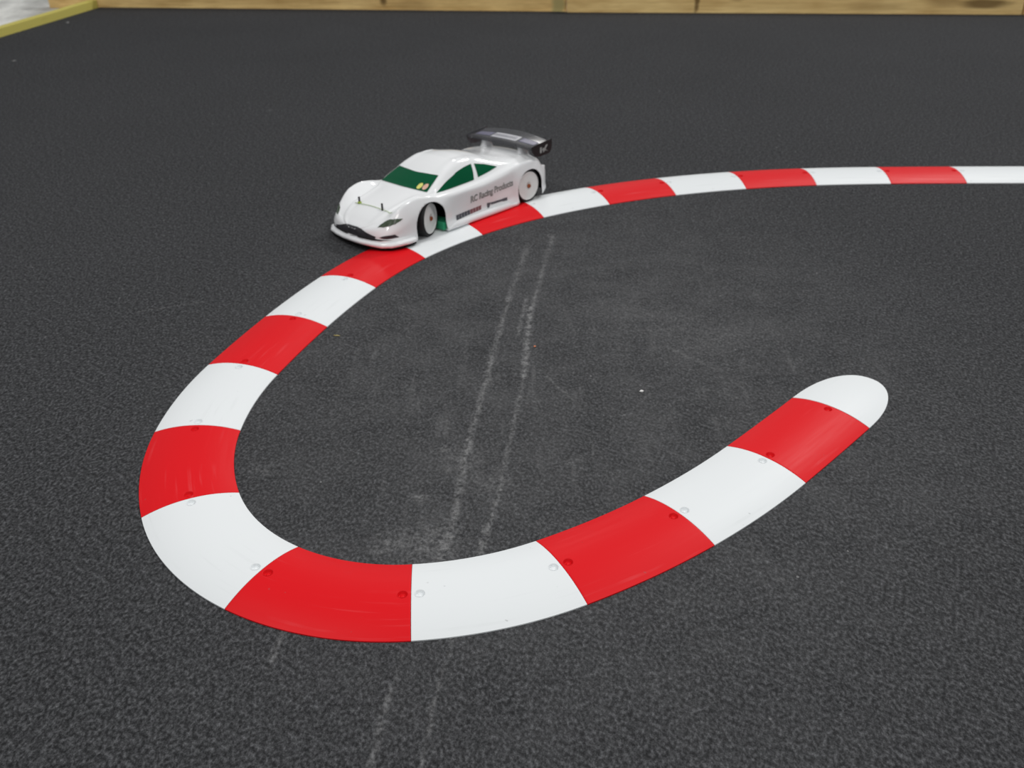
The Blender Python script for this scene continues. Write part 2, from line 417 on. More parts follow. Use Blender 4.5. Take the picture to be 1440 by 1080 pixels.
def kerb_mesh(path, holes, origin):
    g = .00022; st = .0016
    na = int(path.L/st); nw = 68
    bm = bmesh.new(); uvd = {}
    grid = []
    ls = [g + .0000] + [g + .0006] + [g + .0006 + (path.L-2*g-.0012)*i/(na) for i in range(1, na)] + [path.L-g-.0006, path.L-g]
    ss = [HW*(-1 + 2*j/nw) for j in range(nw+1)]
    for i, l in enumerate(ls):
        row = []
        for j, s in enumerate(ss):
            l2, s2 = l, s
            for hl in holes:
                dl, dsn = l-hl, s
                r = math.hypot(dl, dsn)
                if HOLE-.0013 < r < HOLE+.0011 and r > 0: l2, s2 = hl+dl*HOLE/r, dsn*HOLE/r
            z = crown(s2) - (.00025 if i in (0, len(ls)-1) else 0)
            v = bm.verts.new(path.pt(l2, s2, z) - origin); uvd[v] = (l2, s2); row.append(v)
        grid.append(row)
    for i in range(len(ls)-1):
        for j in range(nw):
            f4 = (grid[i][j], grid[i+1][j], grid[i+1][j+1], grid[i][j+1])
            if any(all(math.hypot(uvd[v][0]-hl, uvd[v][1]) < HOLE+1e-5 for v in f4) for hl in holes): continue
            try: bm.faces.new(f4)
            except ValueError: pass
    bmesh.ops.delete(bm, geom=[v for v in bm.verts if not v.link_faces], context='VERTS')
    # skirt down to the carpet
    per = [grid[i][0] for i in range(len(ls))] + [grid[-1][j] for j in range(1, nw+1)] + [grid[i][nw] for i in range(len(ls)-2, -1, -1)] + [grid[0][j] for j in range(nw-1, 0, -1)]
    low = []
    for v in per:
        w = bm.verts.new((v.co.x, v.co.y, -origin.z)); uvd[w] = uvd[v]; low.append(w)
    for i in range(len(per)): bm.faces.new((per[i], low[i], low[(i+1) % len(low)], per[(i+1) % len(per)]))
    return bm, uvd

def finish_kerb(bm, uvd, mat, origin, name='kerb_segment'):
    lay = bm.loops.layers.uv.new('along')
    for f in bm.faces:
        for lp in f.loops: lp[lay].uv = uvd.get(lp.vert, (0, 0))
    for e in bm.edges:
        if len(e.link_faces) == 2 and e.calc_face_angle(0) > .6: e.smooth = False
    o = obj_bm(name, bm, mat, loc=origin)
    return o

def recess(path, hl, origin, mat, parent):
    """dished screw recess set into the hole"""
    bm = bmesh.new(); n = 32
    prof = [(HOLE*1.04, .00022), (HOLE*.97, .0001), (HOLE*.9, -.0005), (HOLE*.72, -.0030), (HOLE*.66, -.0034), (HOLE*.42, -.0033), (HOLE*.36, -.0026), (HOLE*.2, -.0024), (0, -.0024)]
    rings = []
    for r, dz in prof:
        if r == 0: rings.append([bm.verts.new(path.pt(hl, 0, crown(0)+dz)-origin)]); continue
        ring = []
        for k in range(n):
            a = 2*math.pi*k/n; s = r*math.sin(a)
            ring.append(bm.verts.new(path.pt(hl+r*math.cos(a), s, crown(s)+dz)-origin))
        rings.append(ring)
    for a, b_ in zip(rings, rings[1:]):
        for k in range(n):
            if len(b_) == 1: bm.faces.new((a[k], a[(k+1) % n], b_[0]))
            else: bm.faces.new((a[k], a[(k+1) % n], b_[(k+1) % n], b_[k]))
    lay = bm.loops.layers.uv.new('along')
    return obj_bm('screw_recess', bm, mat, parent)

LABELS = [
 'straight red kerb block touching the rounded white end cap',
 'white kerb block, second from the rounded end cap, beside the first red block',
 'red kerb block, third from the rounded end cap, right of the bottom of the loop',
 'white kerb block at the bottom of the loop, fourth from the rounded end cap',
 'red kerb block nearest the camera, sharply curved at the bottom of the loop',
 'white sharply curved kerb block at the lower left corner of the loop',
 'red kerb block at the leftmost bend of the loop',
 'white kerb block just above the leftmost red bend',
 'red kerb block, next red one below the block under the car bumper',
 'white kerb block on the left straight, touching the red block under the car bumper',
 'red kerb block partly under the front bumper of the white car',
 'white kerb block under the front wheel of the white car',
 'red kerb block beside the rear door sill of the white car',
 'white kerb block just behind the rear wheel of the white car',
 'red kerb block, first red one behind the white car',
 'white kerb block between the first two red blocks behind the car',
 'red kerb block, second red one behind the white car, at the top of the loop',
 'white kerb block between the last two red blocks at top right',
 'rightmost red kerb block, on the far straight at top right',
 'white kerb block cut off by the right edge of the picture']
GRP = 'red and white plastic kerb blocks'
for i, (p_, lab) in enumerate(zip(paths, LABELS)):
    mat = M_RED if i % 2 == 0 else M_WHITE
    xm, ym, _ = p_.at(p_.L/2); org = Vector((xm, ym, 0))
    hs = [.0088, p_.L-.0088]
    bm, uvd = kerb_mesh(p_, hs, org)
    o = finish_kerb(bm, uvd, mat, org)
    tag(o, lab, 'kerb', GRP)
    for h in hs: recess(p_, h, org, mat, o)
# rounded end cap beyond the first block
bm = bmesh.new(); p0 = paths[0]; uvd = {}; org = Vector((X0*S, Y0*S, 0)); rings = []
NR, NA = 34, 64; LS = .03*S; CL = 1.06*S
def cap_v(l, s, q):
    v = bm.verts.new(p0.pt(-l-.0004, s, LIP + CROWN*(1-q**2.1))-org); uvd[v] = (l, s); return v
for r in range(NR+1):   # half disc at the far end
    q = r/NR; row = []
    for a in range(NA+1):
        th = math.pi*a/NA; row.append(cap_v(LS+CL*q*abs(math.sin(th))**.92, HW*q*math.copysign(abs(math.cos(th))**.92, math.cos(th)), q))
    rings.append(row)
for r in range(NR):
    for a in range(NA): bm.faces.new((rings[r][a], rings[r+1][a], rings[r+1][a+1], rings[r][a+1]))
rows = [[cap_v(LS*i/24, HW*(-1+j/NR), abs(-1+j/NR)) for j in range(2*NR+1)] for i in range(25)]
for i in range(24):
    for j in range(2*NR): bm.faces.new((rows[i][j], rows[i+1][j], rows[i+1][j+1], rows[i][j+1]))
bmesh.ops.remove_doubles(bm, verts=bm.verts[:], dist=2e-6)
edge = [e for e in bm.edges if len(e.link_faces) == 1]
ret = bmesh.ops.extrude_edge_only(bm, edges=edge)
for v in ret['geom']:
    if isinstance(v, bmesh.types.BMVert): v.co.z = 0
o = finish_kerb(bm, {v: uvd.get(v, (0, 0)) for v in bm.verts}, M_WHITE, org, 'kerb_end_cap')
tag(o, 'white half-round end cap closing the near right end of the kerb', 'kerb')

# ------------------------------------------------------------------ debris on the carpet
def debris(name, x, y, mat, size, lab, rot=0):
    bm = bmesh.new()
    bmesh.ops.create_icosphere(bm, subdivisions=2, radius=1)
    for v in bm.verts:
        k = 1+.35*noise.noise(v.co*1.7+Vector((x*9, y*7, 0)))
        v.co = Vector((v.co.x*size[0]*k, v.co.y*size[1]*k, v.co.z*size[2]*k))
    zmin = min(v.co.z for v in bm.verts)
    for v in bm.verts: v.co.z -= zmin
    o = obj_bm(name, bm, mat, loc=(x, y, 0)); o.rotation_euler = (0, 0, rot)
    return tag(o, lab, 'debris')
debris('straw_chip', -.2694, 1.3078, M_STRAW, (.0055, .0012, .0008), 'tiny yellowish straw chip on the carpet inside the left straight', -.15)
debris('crumb', .1794, 1.1364, M_CRUMB, (.0032, .0024, .0014), 'tiny white crumb on the carpet left of the end cap', .3)
debris('crumb', .0346, 1.2682, M_ORANGE, (.0018, .0018, .0012), 'tiny orange crumb on the carpet beside the right scuff line')
debris('lint', -1.6243, 3.2477, M_LINT, (.007, .005, .0012), 'pale lint fleck on the carpet near the mossy batten at far left', .5)
debris('lint', -1.714, 3.919, M_LINT, (.006, .014, .0012), 'pale lint fleck on the carpet just inside the batten corner', .4)

# ------------------------------------------------------------------ radio-controlled car
car = empty('toy_race_car')
tag(car, 'white radio controlled race car with green windows and rear wing on the kerb', 'toy car')
ANG = math.radians(-134.404); ROLL = math.radians(3.2)
fx = Vector((math.cos(ANG), math.sin(ANG), 0)); lf0 = Vector((-math.sin(ANG), math.cos(ANG), 0))
lf = lf0*math.cos(ROLL) + Vector((0, 0, math.sin(ROLL))); up = fx.cross(lf)
O = Vector((-0.11648, 1.83943, 0.00600))
car.matrix_world = Matrix(((fx.x, lf.x, up.x, O.x), (fx.y, lf.y, up.y, O.y), (fx.z, lf.z, up.z, O.z), (0, 0, 0, 1)))
mm = .001

def pchip(xs, ys, x):
    xs = np.asarray(xs, float); ys = np.asarray(ys, float); h = np.diff(xs); d = np.diff(ys)/h
    m = np.zeros(len(xs)); m[0] = d[0]; m[-1] = d[-1]
    for i in range(1, len(xs)-1):
        if d[i-1]*d[i] > 0:
            w1, w2 = 2*h[i]+h[i-1], h[i]+2*h[i-1]; m[i] = (w1+w2)/(w1/d[i-1]+w2/d[i])
    i = int(np.clip(np.searchsorted(xs, x)-1, 0, len(xs)-2)); t = (x-xs[i])/h[i]
    return ((1+2*t)*(1-t)**2*ys[i] + t*(1-t)**2*h[i]*m[i] + t*t*(3-2*t)*ys[i+1] + t*t*(t-1)*h[i]*m[i+1])
def curve(d):
    xs = sorted(d); return lambda x: float(pchip(xs, [d[k] for k in xs], min(max(x, xs[0]), xs[-1])))
# half-section control curves along the car (x forward, mm)
cW  = curve({-190:80,-180:86,-165:92,-150:94,-128:95,-98:94,-80:92,-40:92,40:92,80:93,105:95,135:96,165:95,190:93,210:90,225:85,236:76,244:57,248:34,250:14})
cZB = curve({-190:8,-165:6,-100:2,-60:2,100:3,170:5,210:9,236:12,250:13})
cIN = curve({-190:1,-165:1,-100:2,-85:5,-40:6,60:6,95:3,110:1,165:1,210:2,236:2,250:1})     # door tuck
cZM = curve({-190:40,-165:44,-128:52,-90:48,0:46,60:46,135:52,165:50,210:36,225:31,236:27,244:24,250:20})
cYC = curve({-190:78,-176:82,-165:85,-150:87,-128:88,-100:87,-60:86,0:86,60:87,110:87,135:86,165:83,185:81,200:79,210:77,225:70,236:58,244:42,250:11})
cZC = curve({-190:58,-178:62,-172:66,-166:74,-160:79,-150:80,-128:81,-100:79,-70:74,-40:70,0:67,60:67,110:71,135:77,160:80,185:76,200:68,210:60,225:48,236:40,244:34,250:27})
cYV = curve({-190:60,-165:66,-150:70,-128:74,-100:78,-60:77,-10:78,60:78,100:78,118:72,140:60,165:58,200:56,225:50,236:42,244:30,250:8})
cZV = curve({-190:59,-178:63,-172:68,-167:77,-162:83,-150:84,-128:84,-100:82,-60:80,-10:74,60:73,100:74,118:73,140:71,165:66,185:62,200:58,210:54,225:46.5,236:40,244:35,250:29})
cYR = curve({-190:42,-150:48,-100:58,-63:60,-40:56,-15:52,0:53,30:55,60:58,83:61,105:64,126:58,140:46,200:38,225:32,236:26,244:18,250:5})
cZR = curve({-190:60,-178:64,-173:70,-168:84,-150:87,-100:89,-63:94,-40:101,-15:108,0:111,30:112.5,60:105.5,83:95,105:84,120:76.5,126:75,140:72,165:67,200:58.5,210:54.5,225:47.5,236:41,244:36,250:30.5})
cZO = curve({-190:61,-178:65,-174:72,-169:86,-140:89,-100:94,-60:103,-30:112,-15:115,10:117.5,30:117,55:110.5,83:98.5,105:87.5,122:79,130:76.5,140:74,165:68,200:59,210:55,225:48,236:41.5,244:36.5,250:31.5})
def half_section(x):
    W, zb, ti, zm = cW(x), cZB(x), cIN(x), cZM(x); yc, zc, yv, zv, yr, zr, zo = cYC(x), cZC(x), cYV(x), cZV(x), cYR(x), cZR(x), cZO(x)
    return [(W-1.5, zb), (W, zb+4), (W-.35*ti, zb+9), (W-ti, zb+.42*(zm-zb)), (W-ti*.7, zm), ((W+yc)/2-.5+.0, zm+.72*(zc-zm)), (yc, zc),
            ((yc+yv)/2, (zc+zv)/2+(.3 if zv > zc else -.4)), (yv, zv), (yv+.5*(yr-yv)+1.5, zv+.5*(zr-zv)+1), (yr, zr), (yr*.62, zr+.62*(zo-zr)), (yr*.3, zr+.92*(zo-zr)), (0, zo)]
def catmull(P, sub):
    out = []; P = [np.array(p, float) for p in P]; n = len(P)
    for i in range(n-1):
        a = P[i-1] if i > 0 else 2*P[0]-P[1]; b, c = P[i], P[i+1]; d = P[i+2] if i < n-2 else np.array([-P[n-2][0], P[n-2][1]])
        for k in range(sub):
            t = k/sub
            out.append(.5*((2*b)+(-a+c)*t+(2*a-5*b+4*c-d)*t*t+(-a+3*b-3*c+d)*t**3))
    out.append(P[-1]); return out
xs = list(np.arange(-190, 214, 2.0)) + list(np.arange(214, 240, 1.3)) + [240.5, 242, 243.5, 245, 246.4, 247.6, 248.6, 249.4, 250]
ARCH = [(-132, 30, 35.5), (136, 30, 37)]
def build_shell():
    rows = []
    for x in xs:
        h = catmull(half_section(x), 5)
        full = [(-p[0], p[1]) for p in h] + [(p[0], p[1]) for p in h[-2::-1]]
        rows.append([Vector((x, y, z)) for y, z in full])
    n = len(rows[0]); V = [v.copy() for r in rows for v in r]
    F = [(i*n+j, (i+1)*n+j, (i+1)*n+j+1, i*n+j+1) for i in range(len(rows)-1) for j in range(n-1)]
    F.append(tuple(range(n))); F.append(tuple(range((len(rows)-1)*n, len(rows)*n))[::-1])
    return V, F
V, F = build_shell()
bvh = BVHTree.FromPolygons([tuple(v) for v in V], F)
# cut the wheel arches along an exact outline: split crossing edges, join the new points, drop the inside
def arch_f(v):
    if abs(v.y) < 66 or v.z > 74: return 50.0
    best = 50.0
    for cx, cz, R in ARCH:
        f = math.hypot(v.x-cx, v.z-cz)-R if v.z > cz else abs(v.x-cx)-R
        best = min(best, f)
    return best
bm = bmesh.new(); bv = [bm.verts.new(v) for v in V]
for f in F: bm.faces.new([bv[i] for i in f])
val = {v: arch_f(v.co) for v in bm.verts}
new = []
for e in bm.edges[:]:
    a, b_ = e.verts
    if (val[a] < 0) == (val[b_] < 0) or 50.0 in (val[a], val[b_]): continue
    A_, B_ = (a, b_) if val[a] < 0 else (b_, a); lo, hi = 0.0, 1.0
    for _ in range(24):
        m_ = (lo+hi)/2
        if arch_f(A_.co.lerp(B_.co, m_)) < 0: lo = m_
        else: hi = m_
    _, nv = bmesh.utils.edge_split(e, A_, (lo+hi)/2); val[nv] = 0.0; new.append(nv)
news = set(new)
for f in bm.faces[:]:
    pts_ = [v for v in f.verts if v in news]
    if len(pts_) == 2:
        try: bmesh.utils.face_split(f, pts_[0], pts_[1])
        except ValueError: pass
dead = [f for f in bm.faces if len(f.verts) < 30 and min(val[v] for v in f.verts) < 0 and max(val[v] for v in f.verts) <= 0]
bmesh.ops.delete(bm, geom=dead, context='FACES')
bmesh.ops.delete(bm, geom=[v for v in bm.verts if not v.link_faces], context='VERTS')
for v in bm.verts: v.co *= mm
shell = obj_bm('body_shell', bm, [M_BODY, M_BODY_IN], car)
sol = shell.modifiers.new('thickness', 'SOLIDIFY'); sol.thickness = .0011; sol.offset = -1; sol.material_offset = 1; sol.material_offset_rim = 0

# decals, windows and openings follow the shell surface: cut to a fine grid, then laid on it
def fill_poly(polys, step):
    bm = bmesh.new()
    for poly in polys:
        vs = [bm.verts.new((a, b, 0)) for a, b in poly]
        bm.faces.new(vs)
    xs_ = [v.co.x for v in bm.verts]; ys_ = [v.co.y for v in bm.verts]
    for ax, lo, hi in ((0, min(xs_), max(xs_)), (1, min(ys_), max(ys_))):
        k = math.ceil(lo/step)*step
        while k < hi:
            co = [0, 0, 0]; no = [0, 0, 0]; co[ax] = k+1e-4; no[ax] = 1
            bmesh.ops.bisect_plane(bm, geom=bm.verts[:]+bm.edges[:]+bm.faces[:], plane_co=co, plane_no=no, dist=1e-5)
            k += step
    return bm
def lay_on(bm, axis, sign=1, off=.35):
    for v in bm.verts:
        a, b = v.co.x, v.co.y
        if axis == 'y': o, d = Vector((a, 250*sign, b)), Vector((0, -sign, 0))
        elif axis == 'x': o, d = Vector((400, a, b)), Vector((-1, 0, 0))
        else: o, d = Vector((a, b, 300)), Vector((0, 0, -1))
        hit = bvh.ray_cast(o, d)
        if hit[0] is None:
            near = bvh.find_nearest(o + d*(150 if axis == 'y' else 155 if axis == 'x' else 200)); loc, nor = near[0], near[1]
        else: loc, nor = hit[0], hit[1]
        if nor.dot(d) > 0: nor = -nor
        v.co = (loc + nor*off)*mm
    return bm
def smooth_poly(pts, n=6):
    """closed Catmull-Rom through pts; a point given as (x, y, 1) is a sharp corner"""
    out = []; m = len(pts)
    for i in range(m):
        a, b, c, d = pts[i-1], pts[i], pts[(i+1) % m], pts[(i+2) % m]
        bb, cc = np.array(b[:2], float), np.array(c[:2], float)
        ta = (cc-np.array(a[:2]))*.5 if len(b) == 2 else (cc-bb)*.9
        tb = (np.array(d[:2])-bb)*.5 if len(c) == 2 else (cc-bb)*.9
        for k in range(n):
            t = k/n; out.append(tuple((2*t**3-3*t*t+1)*bb+(t**3-2*t*t+t)*ta+(-2*t**3+3*t*t)*cc+(t**3-t*t)*tb))
    return out
def panel(name, poly, axis, mat, sign=1, off=.35, step=3, parent=None, label=None, smooth=True):
    pts = smooth_poly(poly) if smooth else poly
    bm = lay_on(fill_poly([pts], step), axis, sign, off)
    o = obj_bm(name, bm, mat, parent or car)
    if label: o['label'] = label
    return o

WS = [(118.5,-68,1),(122.5,-35),(124.5,0),(122.5,35),(118.5,65.5,1),(99,62),(79.5,57,1),(83.5,28),(86,0),(83.5,-28),(79.5,-57,1),(99,-63)]
ws = panel('windshield', WS, 'z', M_GREEN, off=.7, step=2, label='glossy dark green windshield')
SW = [(106,74.3,1),(88,81.5),(71.5,87.8),(52,93.8),(42.5,97.2),(20,101),(-0.5,102.2,1),(3.5,88),(8.5,75.5,1),(40,74.5),(75,73.8)]
QW = [(-8.5,100.5,1),(-34,94),(-58.5,85,1),(-30,80.3),(-3.5,77.5,1),(-5.8,88)]
for sg in (1, -1):
    panel('side_window', SW, 'y', M_GREEN, sg, .5, 2)
    panel('quarter_window', QW, 'y', M_GREEN, sg, .5, 2)
# stickers in the windshield corner
for nm, c, r, mt in (('window_sticker', (112.5, 40), 5.6, M_YELLOW), ('window_sticker', (110, 53), 5.6, M_PINK)):
    pts = [(c[0]+r*1.25*math.cos(2*math.pi*k/20), c[1]+r*math.sin(2*math.pi*k/20)) for k in range(20)]
    panel(nm, pts, 'z', mt, off=.95, step=3, parent=ws, smooth=False, label='round yellow sticker' if mt is M_YELLOW else 'round pink sticker')
GR_ = [(-58,24,1),(-39,28.5),(-20,33.6),(0,34.6),(21,34),(40,29),(60,25,1),(59,21,1),(38,19.5),(0,18.4),(-38,19.5),(-57,21,1)]
panel('grille', GR_, 'x', M_GRILLE, off=.4, step=2, label='dark mesh grille in the nose')
for sg in (1, -1):
    fg = [(67,24,1),(76,27.3),(86.3,28,1),(87.8,21.5,1),(77,21.6)]
    panel('air_intake', [(a*sg, b, *c) for a, b, *c in fg], 'x', M_GRILLE, off=.5, step=2)
    hl = [(235.5,59.6),(229,62.5),(223.1,66.8),(218.5,73.5),(214.6,79.6),(206,85),(198.3,88.1),(205.3,86.8),(214.5,84.1),(223.6,78.8),(230.6,71.2)]
    hp = panel('headlight', [(a, b*sg, *c) for a, b, *c in hl], 'z', M_LAMP, off=.45, step=1.5, smooth=False)

# lettering on the doors
def text_polys(txt, size, spacing=1.0, shear=0.0, offset=0.0):
    cu = bpy.data.curves.new('lettering', 'FONT'); cu.body = txt; cu.size = size; cu.space_character = spacing; cu.shear = shear; cu.offset = offset; cu.resolution_u = 3
    to = bpy.data.objects.new('lettering', cu); COL.objects.link(to)
    dg = bpy.context.evaluated_depsgraph_get(); dg.update()
    me = bpy.data.meshes.new_from_object(to.evaluated_get(dg))
    bpy.data.objects.remove(to); bpy.data.curves.remove(cu)
    bm = bmesh.new(); bm.from_mesh(me); bpy.data.meshes.remove(me)
    return bm
def letter(name, txt, x0, z0, width, height, slope, mat, sg, off, embolden=0, parent=None, label=None):
    bm = text_polys(txt, 10, 1.0, 0, embolden)
    xs_ = [v.co.x for v in bm.verts]; ys_ = [v.co.y for v in bm.verts]
    a0, a1, b0, b1 = min(xs_), max(xs_), min(ys_), max(ys_)
    for v in bm.verts:
        u = (v.co.x-a0)/(a1-a0); w = (v.co.y-b0)/(b1-b0)*height
        # reads left to right for someone facing that flank
        v.co = Vector(((x0-u*width) if sg > 0 else (x0-width+u*width), z0+w+slope*(u if sg > 0 else 1-u), 0))
    bmesh.ops.triangulate(bm, faces=bm.faces[:])
    bmesh.ops.subdivide_edges(bm, edges=[e for e in bm.edges if e.calc_length() > 3], cuts=1)
    lay_on(bm, 'y', sg, off)
    o = obj_bm(name, bm, mat, parent or car)
    if label: o['label'] = label
    return o
def quadstrip(name, quads, mat, sg, off):
    bm = lay_on(fill_poly(quads, 4), 'y', sg, off); return obj_bm(name, bm, mat, car)
for sg in (1, -1):
    back = letter('door_lettering', 'RC Racing Products', 30, 33.3, 115, 17.2, 6, M_DECAL, sg, .4, embolden=.40, label='grey outlined lettering on the door')
    letter('lettering_fill', 'RC Racing Products', 29, 35, 113, 14, 6, M_DECAL_L, sg, .55, embolden=.10, parent=back)
    qs = []; rs = []
    for k in range(9):
        x1 = 71-k*7.6; x2 = x1-6.9; zz = 15.0+.35*k
        (rs if k >= 5 else qs).append([(x1, zz-1), (x2, zz-.7), (x2-1.2, zz+8.6-.1*k), (x1-1.2, zz+8.3-.1*k)])
    quadstrip('sill_decal', qs, M_DECAL_D, sg, .4)['label'] = 'dark block decal above the sill'
    quadstrip('sill_decal', rs, M_DECAL_R, sg, .4)['label'] = 'dull red block decal above the sill'
    quadstrip('sill_decal', [[(-13, 15), (-18, 15.5), (-25, 24), (-13, 25.5)], [(-24, 19.3), (-60, 18.5), (-62, 22.6), (-24, 24)], [(-56, 17.5), (-69, 16.8), (-69, 23), (-57, 23.4)]], M_DECAL_D, sg, .4)['label'] = 'dark flag-shaped decal near the rear of the sill'

# nose lip, bumper, chassis
def lip_plan(t, grow):   # t in [-1, 1]
    a = [(0, 250), (25, 249.5), (50, 246.5), (72, 241), (86, 230), (92.5, 214), (95, 196), (95, 180)]
    s = abs(t)*(len(a)-1); i = min(int(s), len(a)-2); f = s-i
    y = a[i][0]+(a[i+1][0]-a[i][0])*f; x = a[i][1]+(a[i+1][1]-a[i][1])*f
    n = Vector((x-150, y*1.5)); n.normalize()
    return Vector((x+n.x*grow, (y+n.y*grow)*(1 if t >= 0 else -1)))
def lip_mesh(z0, z1, g0, g1, inset, round_=2):
    bm = bmesh.new(); N = 112; rings = []
    for k in range(N+1):
        t = -1+2*k/N; o1 = lip_plan(t, g0); o2 = lip_plan(t, g1); i1 = lip_plan(t, -inset)
        dz = 1.0*noise.noise(Vector((t*6, 2, 0))) * (1 if abs(t) < .8 else .4)
        prof = [(i1, z0+.5), (o2*.7+i1*.3, z0), (o2, z0+1), (o1, (z0+z1)/2), (o2, z1-1), (o2*.75+i1*.25, z1), (i1, z1+.5)]
        rings.append([bm.verts.new(Vector((p.x, p.y, z+dz*.5))*mm) for p, z in prof])
    m = len(rings[0])
    for a, b_ in zip(rings, rings[1:]):
        for j in range(m): bm.faces.new((a[j], b_[j], b_[(j+1) % m], a[(j+1) % m]))
    bm.faces.new(rings[0]); bm.faces.new(rings[-1][::-1]); return bm
obj_bm('front_splitter', lip_mesh(5.5, 14.5, 6, 4.5, 10), M_BODY, car)
obj_bm('bumper_foam', lip_mesh(1.5, 6, 4, 3, 40), M_FOAM, car)['label'] = 'black foam bumper under the nose'
bm = bmesh.new(); add_box(bm, (20*mm, 0, 7.5*mm), (400*mm, 84*mm, 4*mm)); add_box(bm, (20*mm, 0, 22*mm), (300*mm, 60*mm, 26*mm)); bevel(bm, .001)
obj_bm('chassis', bm, M_BLACK, car, smooth=False)
for sg in (1, -1):
    bm = bmesh.new(); add_box(bm, (92*mm, 66*mm*sg, 11*mm), (24*mm, 44*mm, 15*mm)); bevel(bm, .0015)
    obj_bm('side_brace', bm, M_CHASSIS_GREEN, car, smooth=False)['label'] = 'green side brace behind the front wheel'
# sills
for sg in (1, -1):
    bm = bmesh.new(); rings = []
    for k in range(41):
        x = -92+ (98+92)*k/40; e = min(1, (k+.6)/6, (40.6-k)/6)
        y = cW(x); zb = cZB(x)
        prof = [(y-8, zb-1), (y+1.5*e, zb-1), (y+3.2*e, zb+2), (y+3*e, zb+6), (y+.5*e, zb+10*e+1), (y-6, zb+11*e+1)]
        rings.append([bm.verts.new(Vector((x, sg*a, b))*mm) for a, b in prof])
    for a, b_ in zip(rings, rings[1:]):
        for j in range(6): bm.faces.new((a[j], b_[j], b_[(j+1) % 6], a[(j+1) % 6]))
    bm.faces.new(rings[0]); bm.faces.new(rings[-1][::-1])
    obj_bm('side_sill', bm, M_BODY, car)
# body posts and cord on the hood
def hood_z(x, y):
    h = bvh.ray_cast(Vector((x, y, 300)), Vector((0, 0, -1))); return h[0].z if h[0] else 55
for sg, lab in ((-1, 'black body post with lime clip'), (1, 'black body post')):
    x, y = 201, 34*sg; z = hood_z(x, y)
    bm = bmesh.new(); add_lathe(bm, [(0, -12), (1.9, -12), (1.9, 12.2), (1.4, 13), (0, 13)], Matrix.Translation((x*mm, y*mm, z*mm)) @ Matrix.Diagonal((mm, mm, mm, 1)), 16)
    po = obj_bm('body_post', bm, M_BLACK, car); po['label'] = lab
    if sg < 0:
        bm = bmesh.new(); add_lathe(bm, [(0, .2), (3.4, .2), (3.6, 1), (3.3, 3.4), (1.8, 4), (0, 4)], Matrix.Translation((x*mm, y*mm, z*mm)) @ Matrix.Diagonal((mm, mm, mm, 1)), 16)
        obj_bm('body_clip', bm, M_CLIP, po)
pts = []
for k in range(25):
    y = -44+108*k/24; x = 203-3*math.sin(k/24*math.pi)
    pts.append(Vector((x, y, hood_z(x, y)+.8))*mm)
bm = bmesh.new(); add_tube(bm, pts, .0006, 6); obj_bm('clip_cord', bm, M_CORD, car)
# roof gutter creases
for sg in (1, -1):
    pts = [Vector((x, y*sg, hood_z(x, y)+.1))*mm for x, y in ((34, 44), (26, 45.5), (16, 46), (6, 46), (0, 45.5))]
    bm = bmesh.new(); add_tube(bm, pts, [.0002, .0008, .001, .0008, .0002], 6); obj_bm('roof_rib', bm, M_BODY, car)

# wheels (axis along +Y = outward)
def wheel(x, yout, sg, steer, lab, z):
    w = empty('wheel'); w.parent = car
    w.location = (x*mm, (yout-13)*sg*mm, z*mm); w.rotation_euler = (0, 0, math.radians(steer))
    w['label'] = lab
    Mx = Matrix.Rotation(-math.pi/2*sg, 4, 'X') @ Matrix.Diagonal((mm*1.045, mm*1.045, mm, 1))
    bm = bmesh.new()
    add_lathe(bm, [(25, -12), (28, -13), (30.2, -12.4), (31.2, -10.8), (31.5, -8.5), (31.5, 8.5), (31.2, 10.8), (30.2, 12.4), (28.6, 13), (27.2, 12.6)], Mx, 72)
    obj_bm('tyre', bm, M_TYRE, w)
    bm = bmesh.new()
    add_lathe(bm, [(27.0, -12), (27.4, 12.4), (26.8, 12.9), (26.0, 12.6), (25.2, 11.9), (18, 12.6), (10, 13.2), (6.5, 13.4), (6.0, 12.7), (0, 12.6)], Mx, 72)
    obj_bm('rim', bm, M_RIM, w)
    bm = bmesh.new()
    add_lathe(bm, [(4.0, 12.5), (4.0, 15.2), (3.5, 15.8), (1.6, 15.8), (1.5, 14.8), (0, 14.8)], Mx, 6)
    obj_bm('wheel_nut', bm, M_NUT, w, smooth=False)
    return w
wheel(136.5, 86.5, 1, 24.5, 'front wheel on the kerb, steered inwards', 33.75)
wheel(136.5, 86.5, -1, 24.5, 'front wheel on the carpet side', 31.5)
wheel(-128.5, 90, 1, 0, 'rear wheel on the kerb', 31.9)
wheel(-128.5, 90, -1, 0, 'rear wheel on the carpet side', 31.7)
for x in (137, -128.5):
    bm = bmesh.new(); add_lathe(bm, [(0, -68), (4, -68), (4, 68), (0, 68)], Matrix.Translation((x*mm, 0, 31.5*mm)) @ Matrix.Rotation(math.pi/2, 4, 'X') @ Matrix.Diagonal((mm, mm, mm, 1)), 16)
    add_box(bm, (x*mm, 0, 30*mm), (30*mm, 44*mm, 36*mm)); obj_bm('axle', bm, M_BLACK, car, smooth=False)

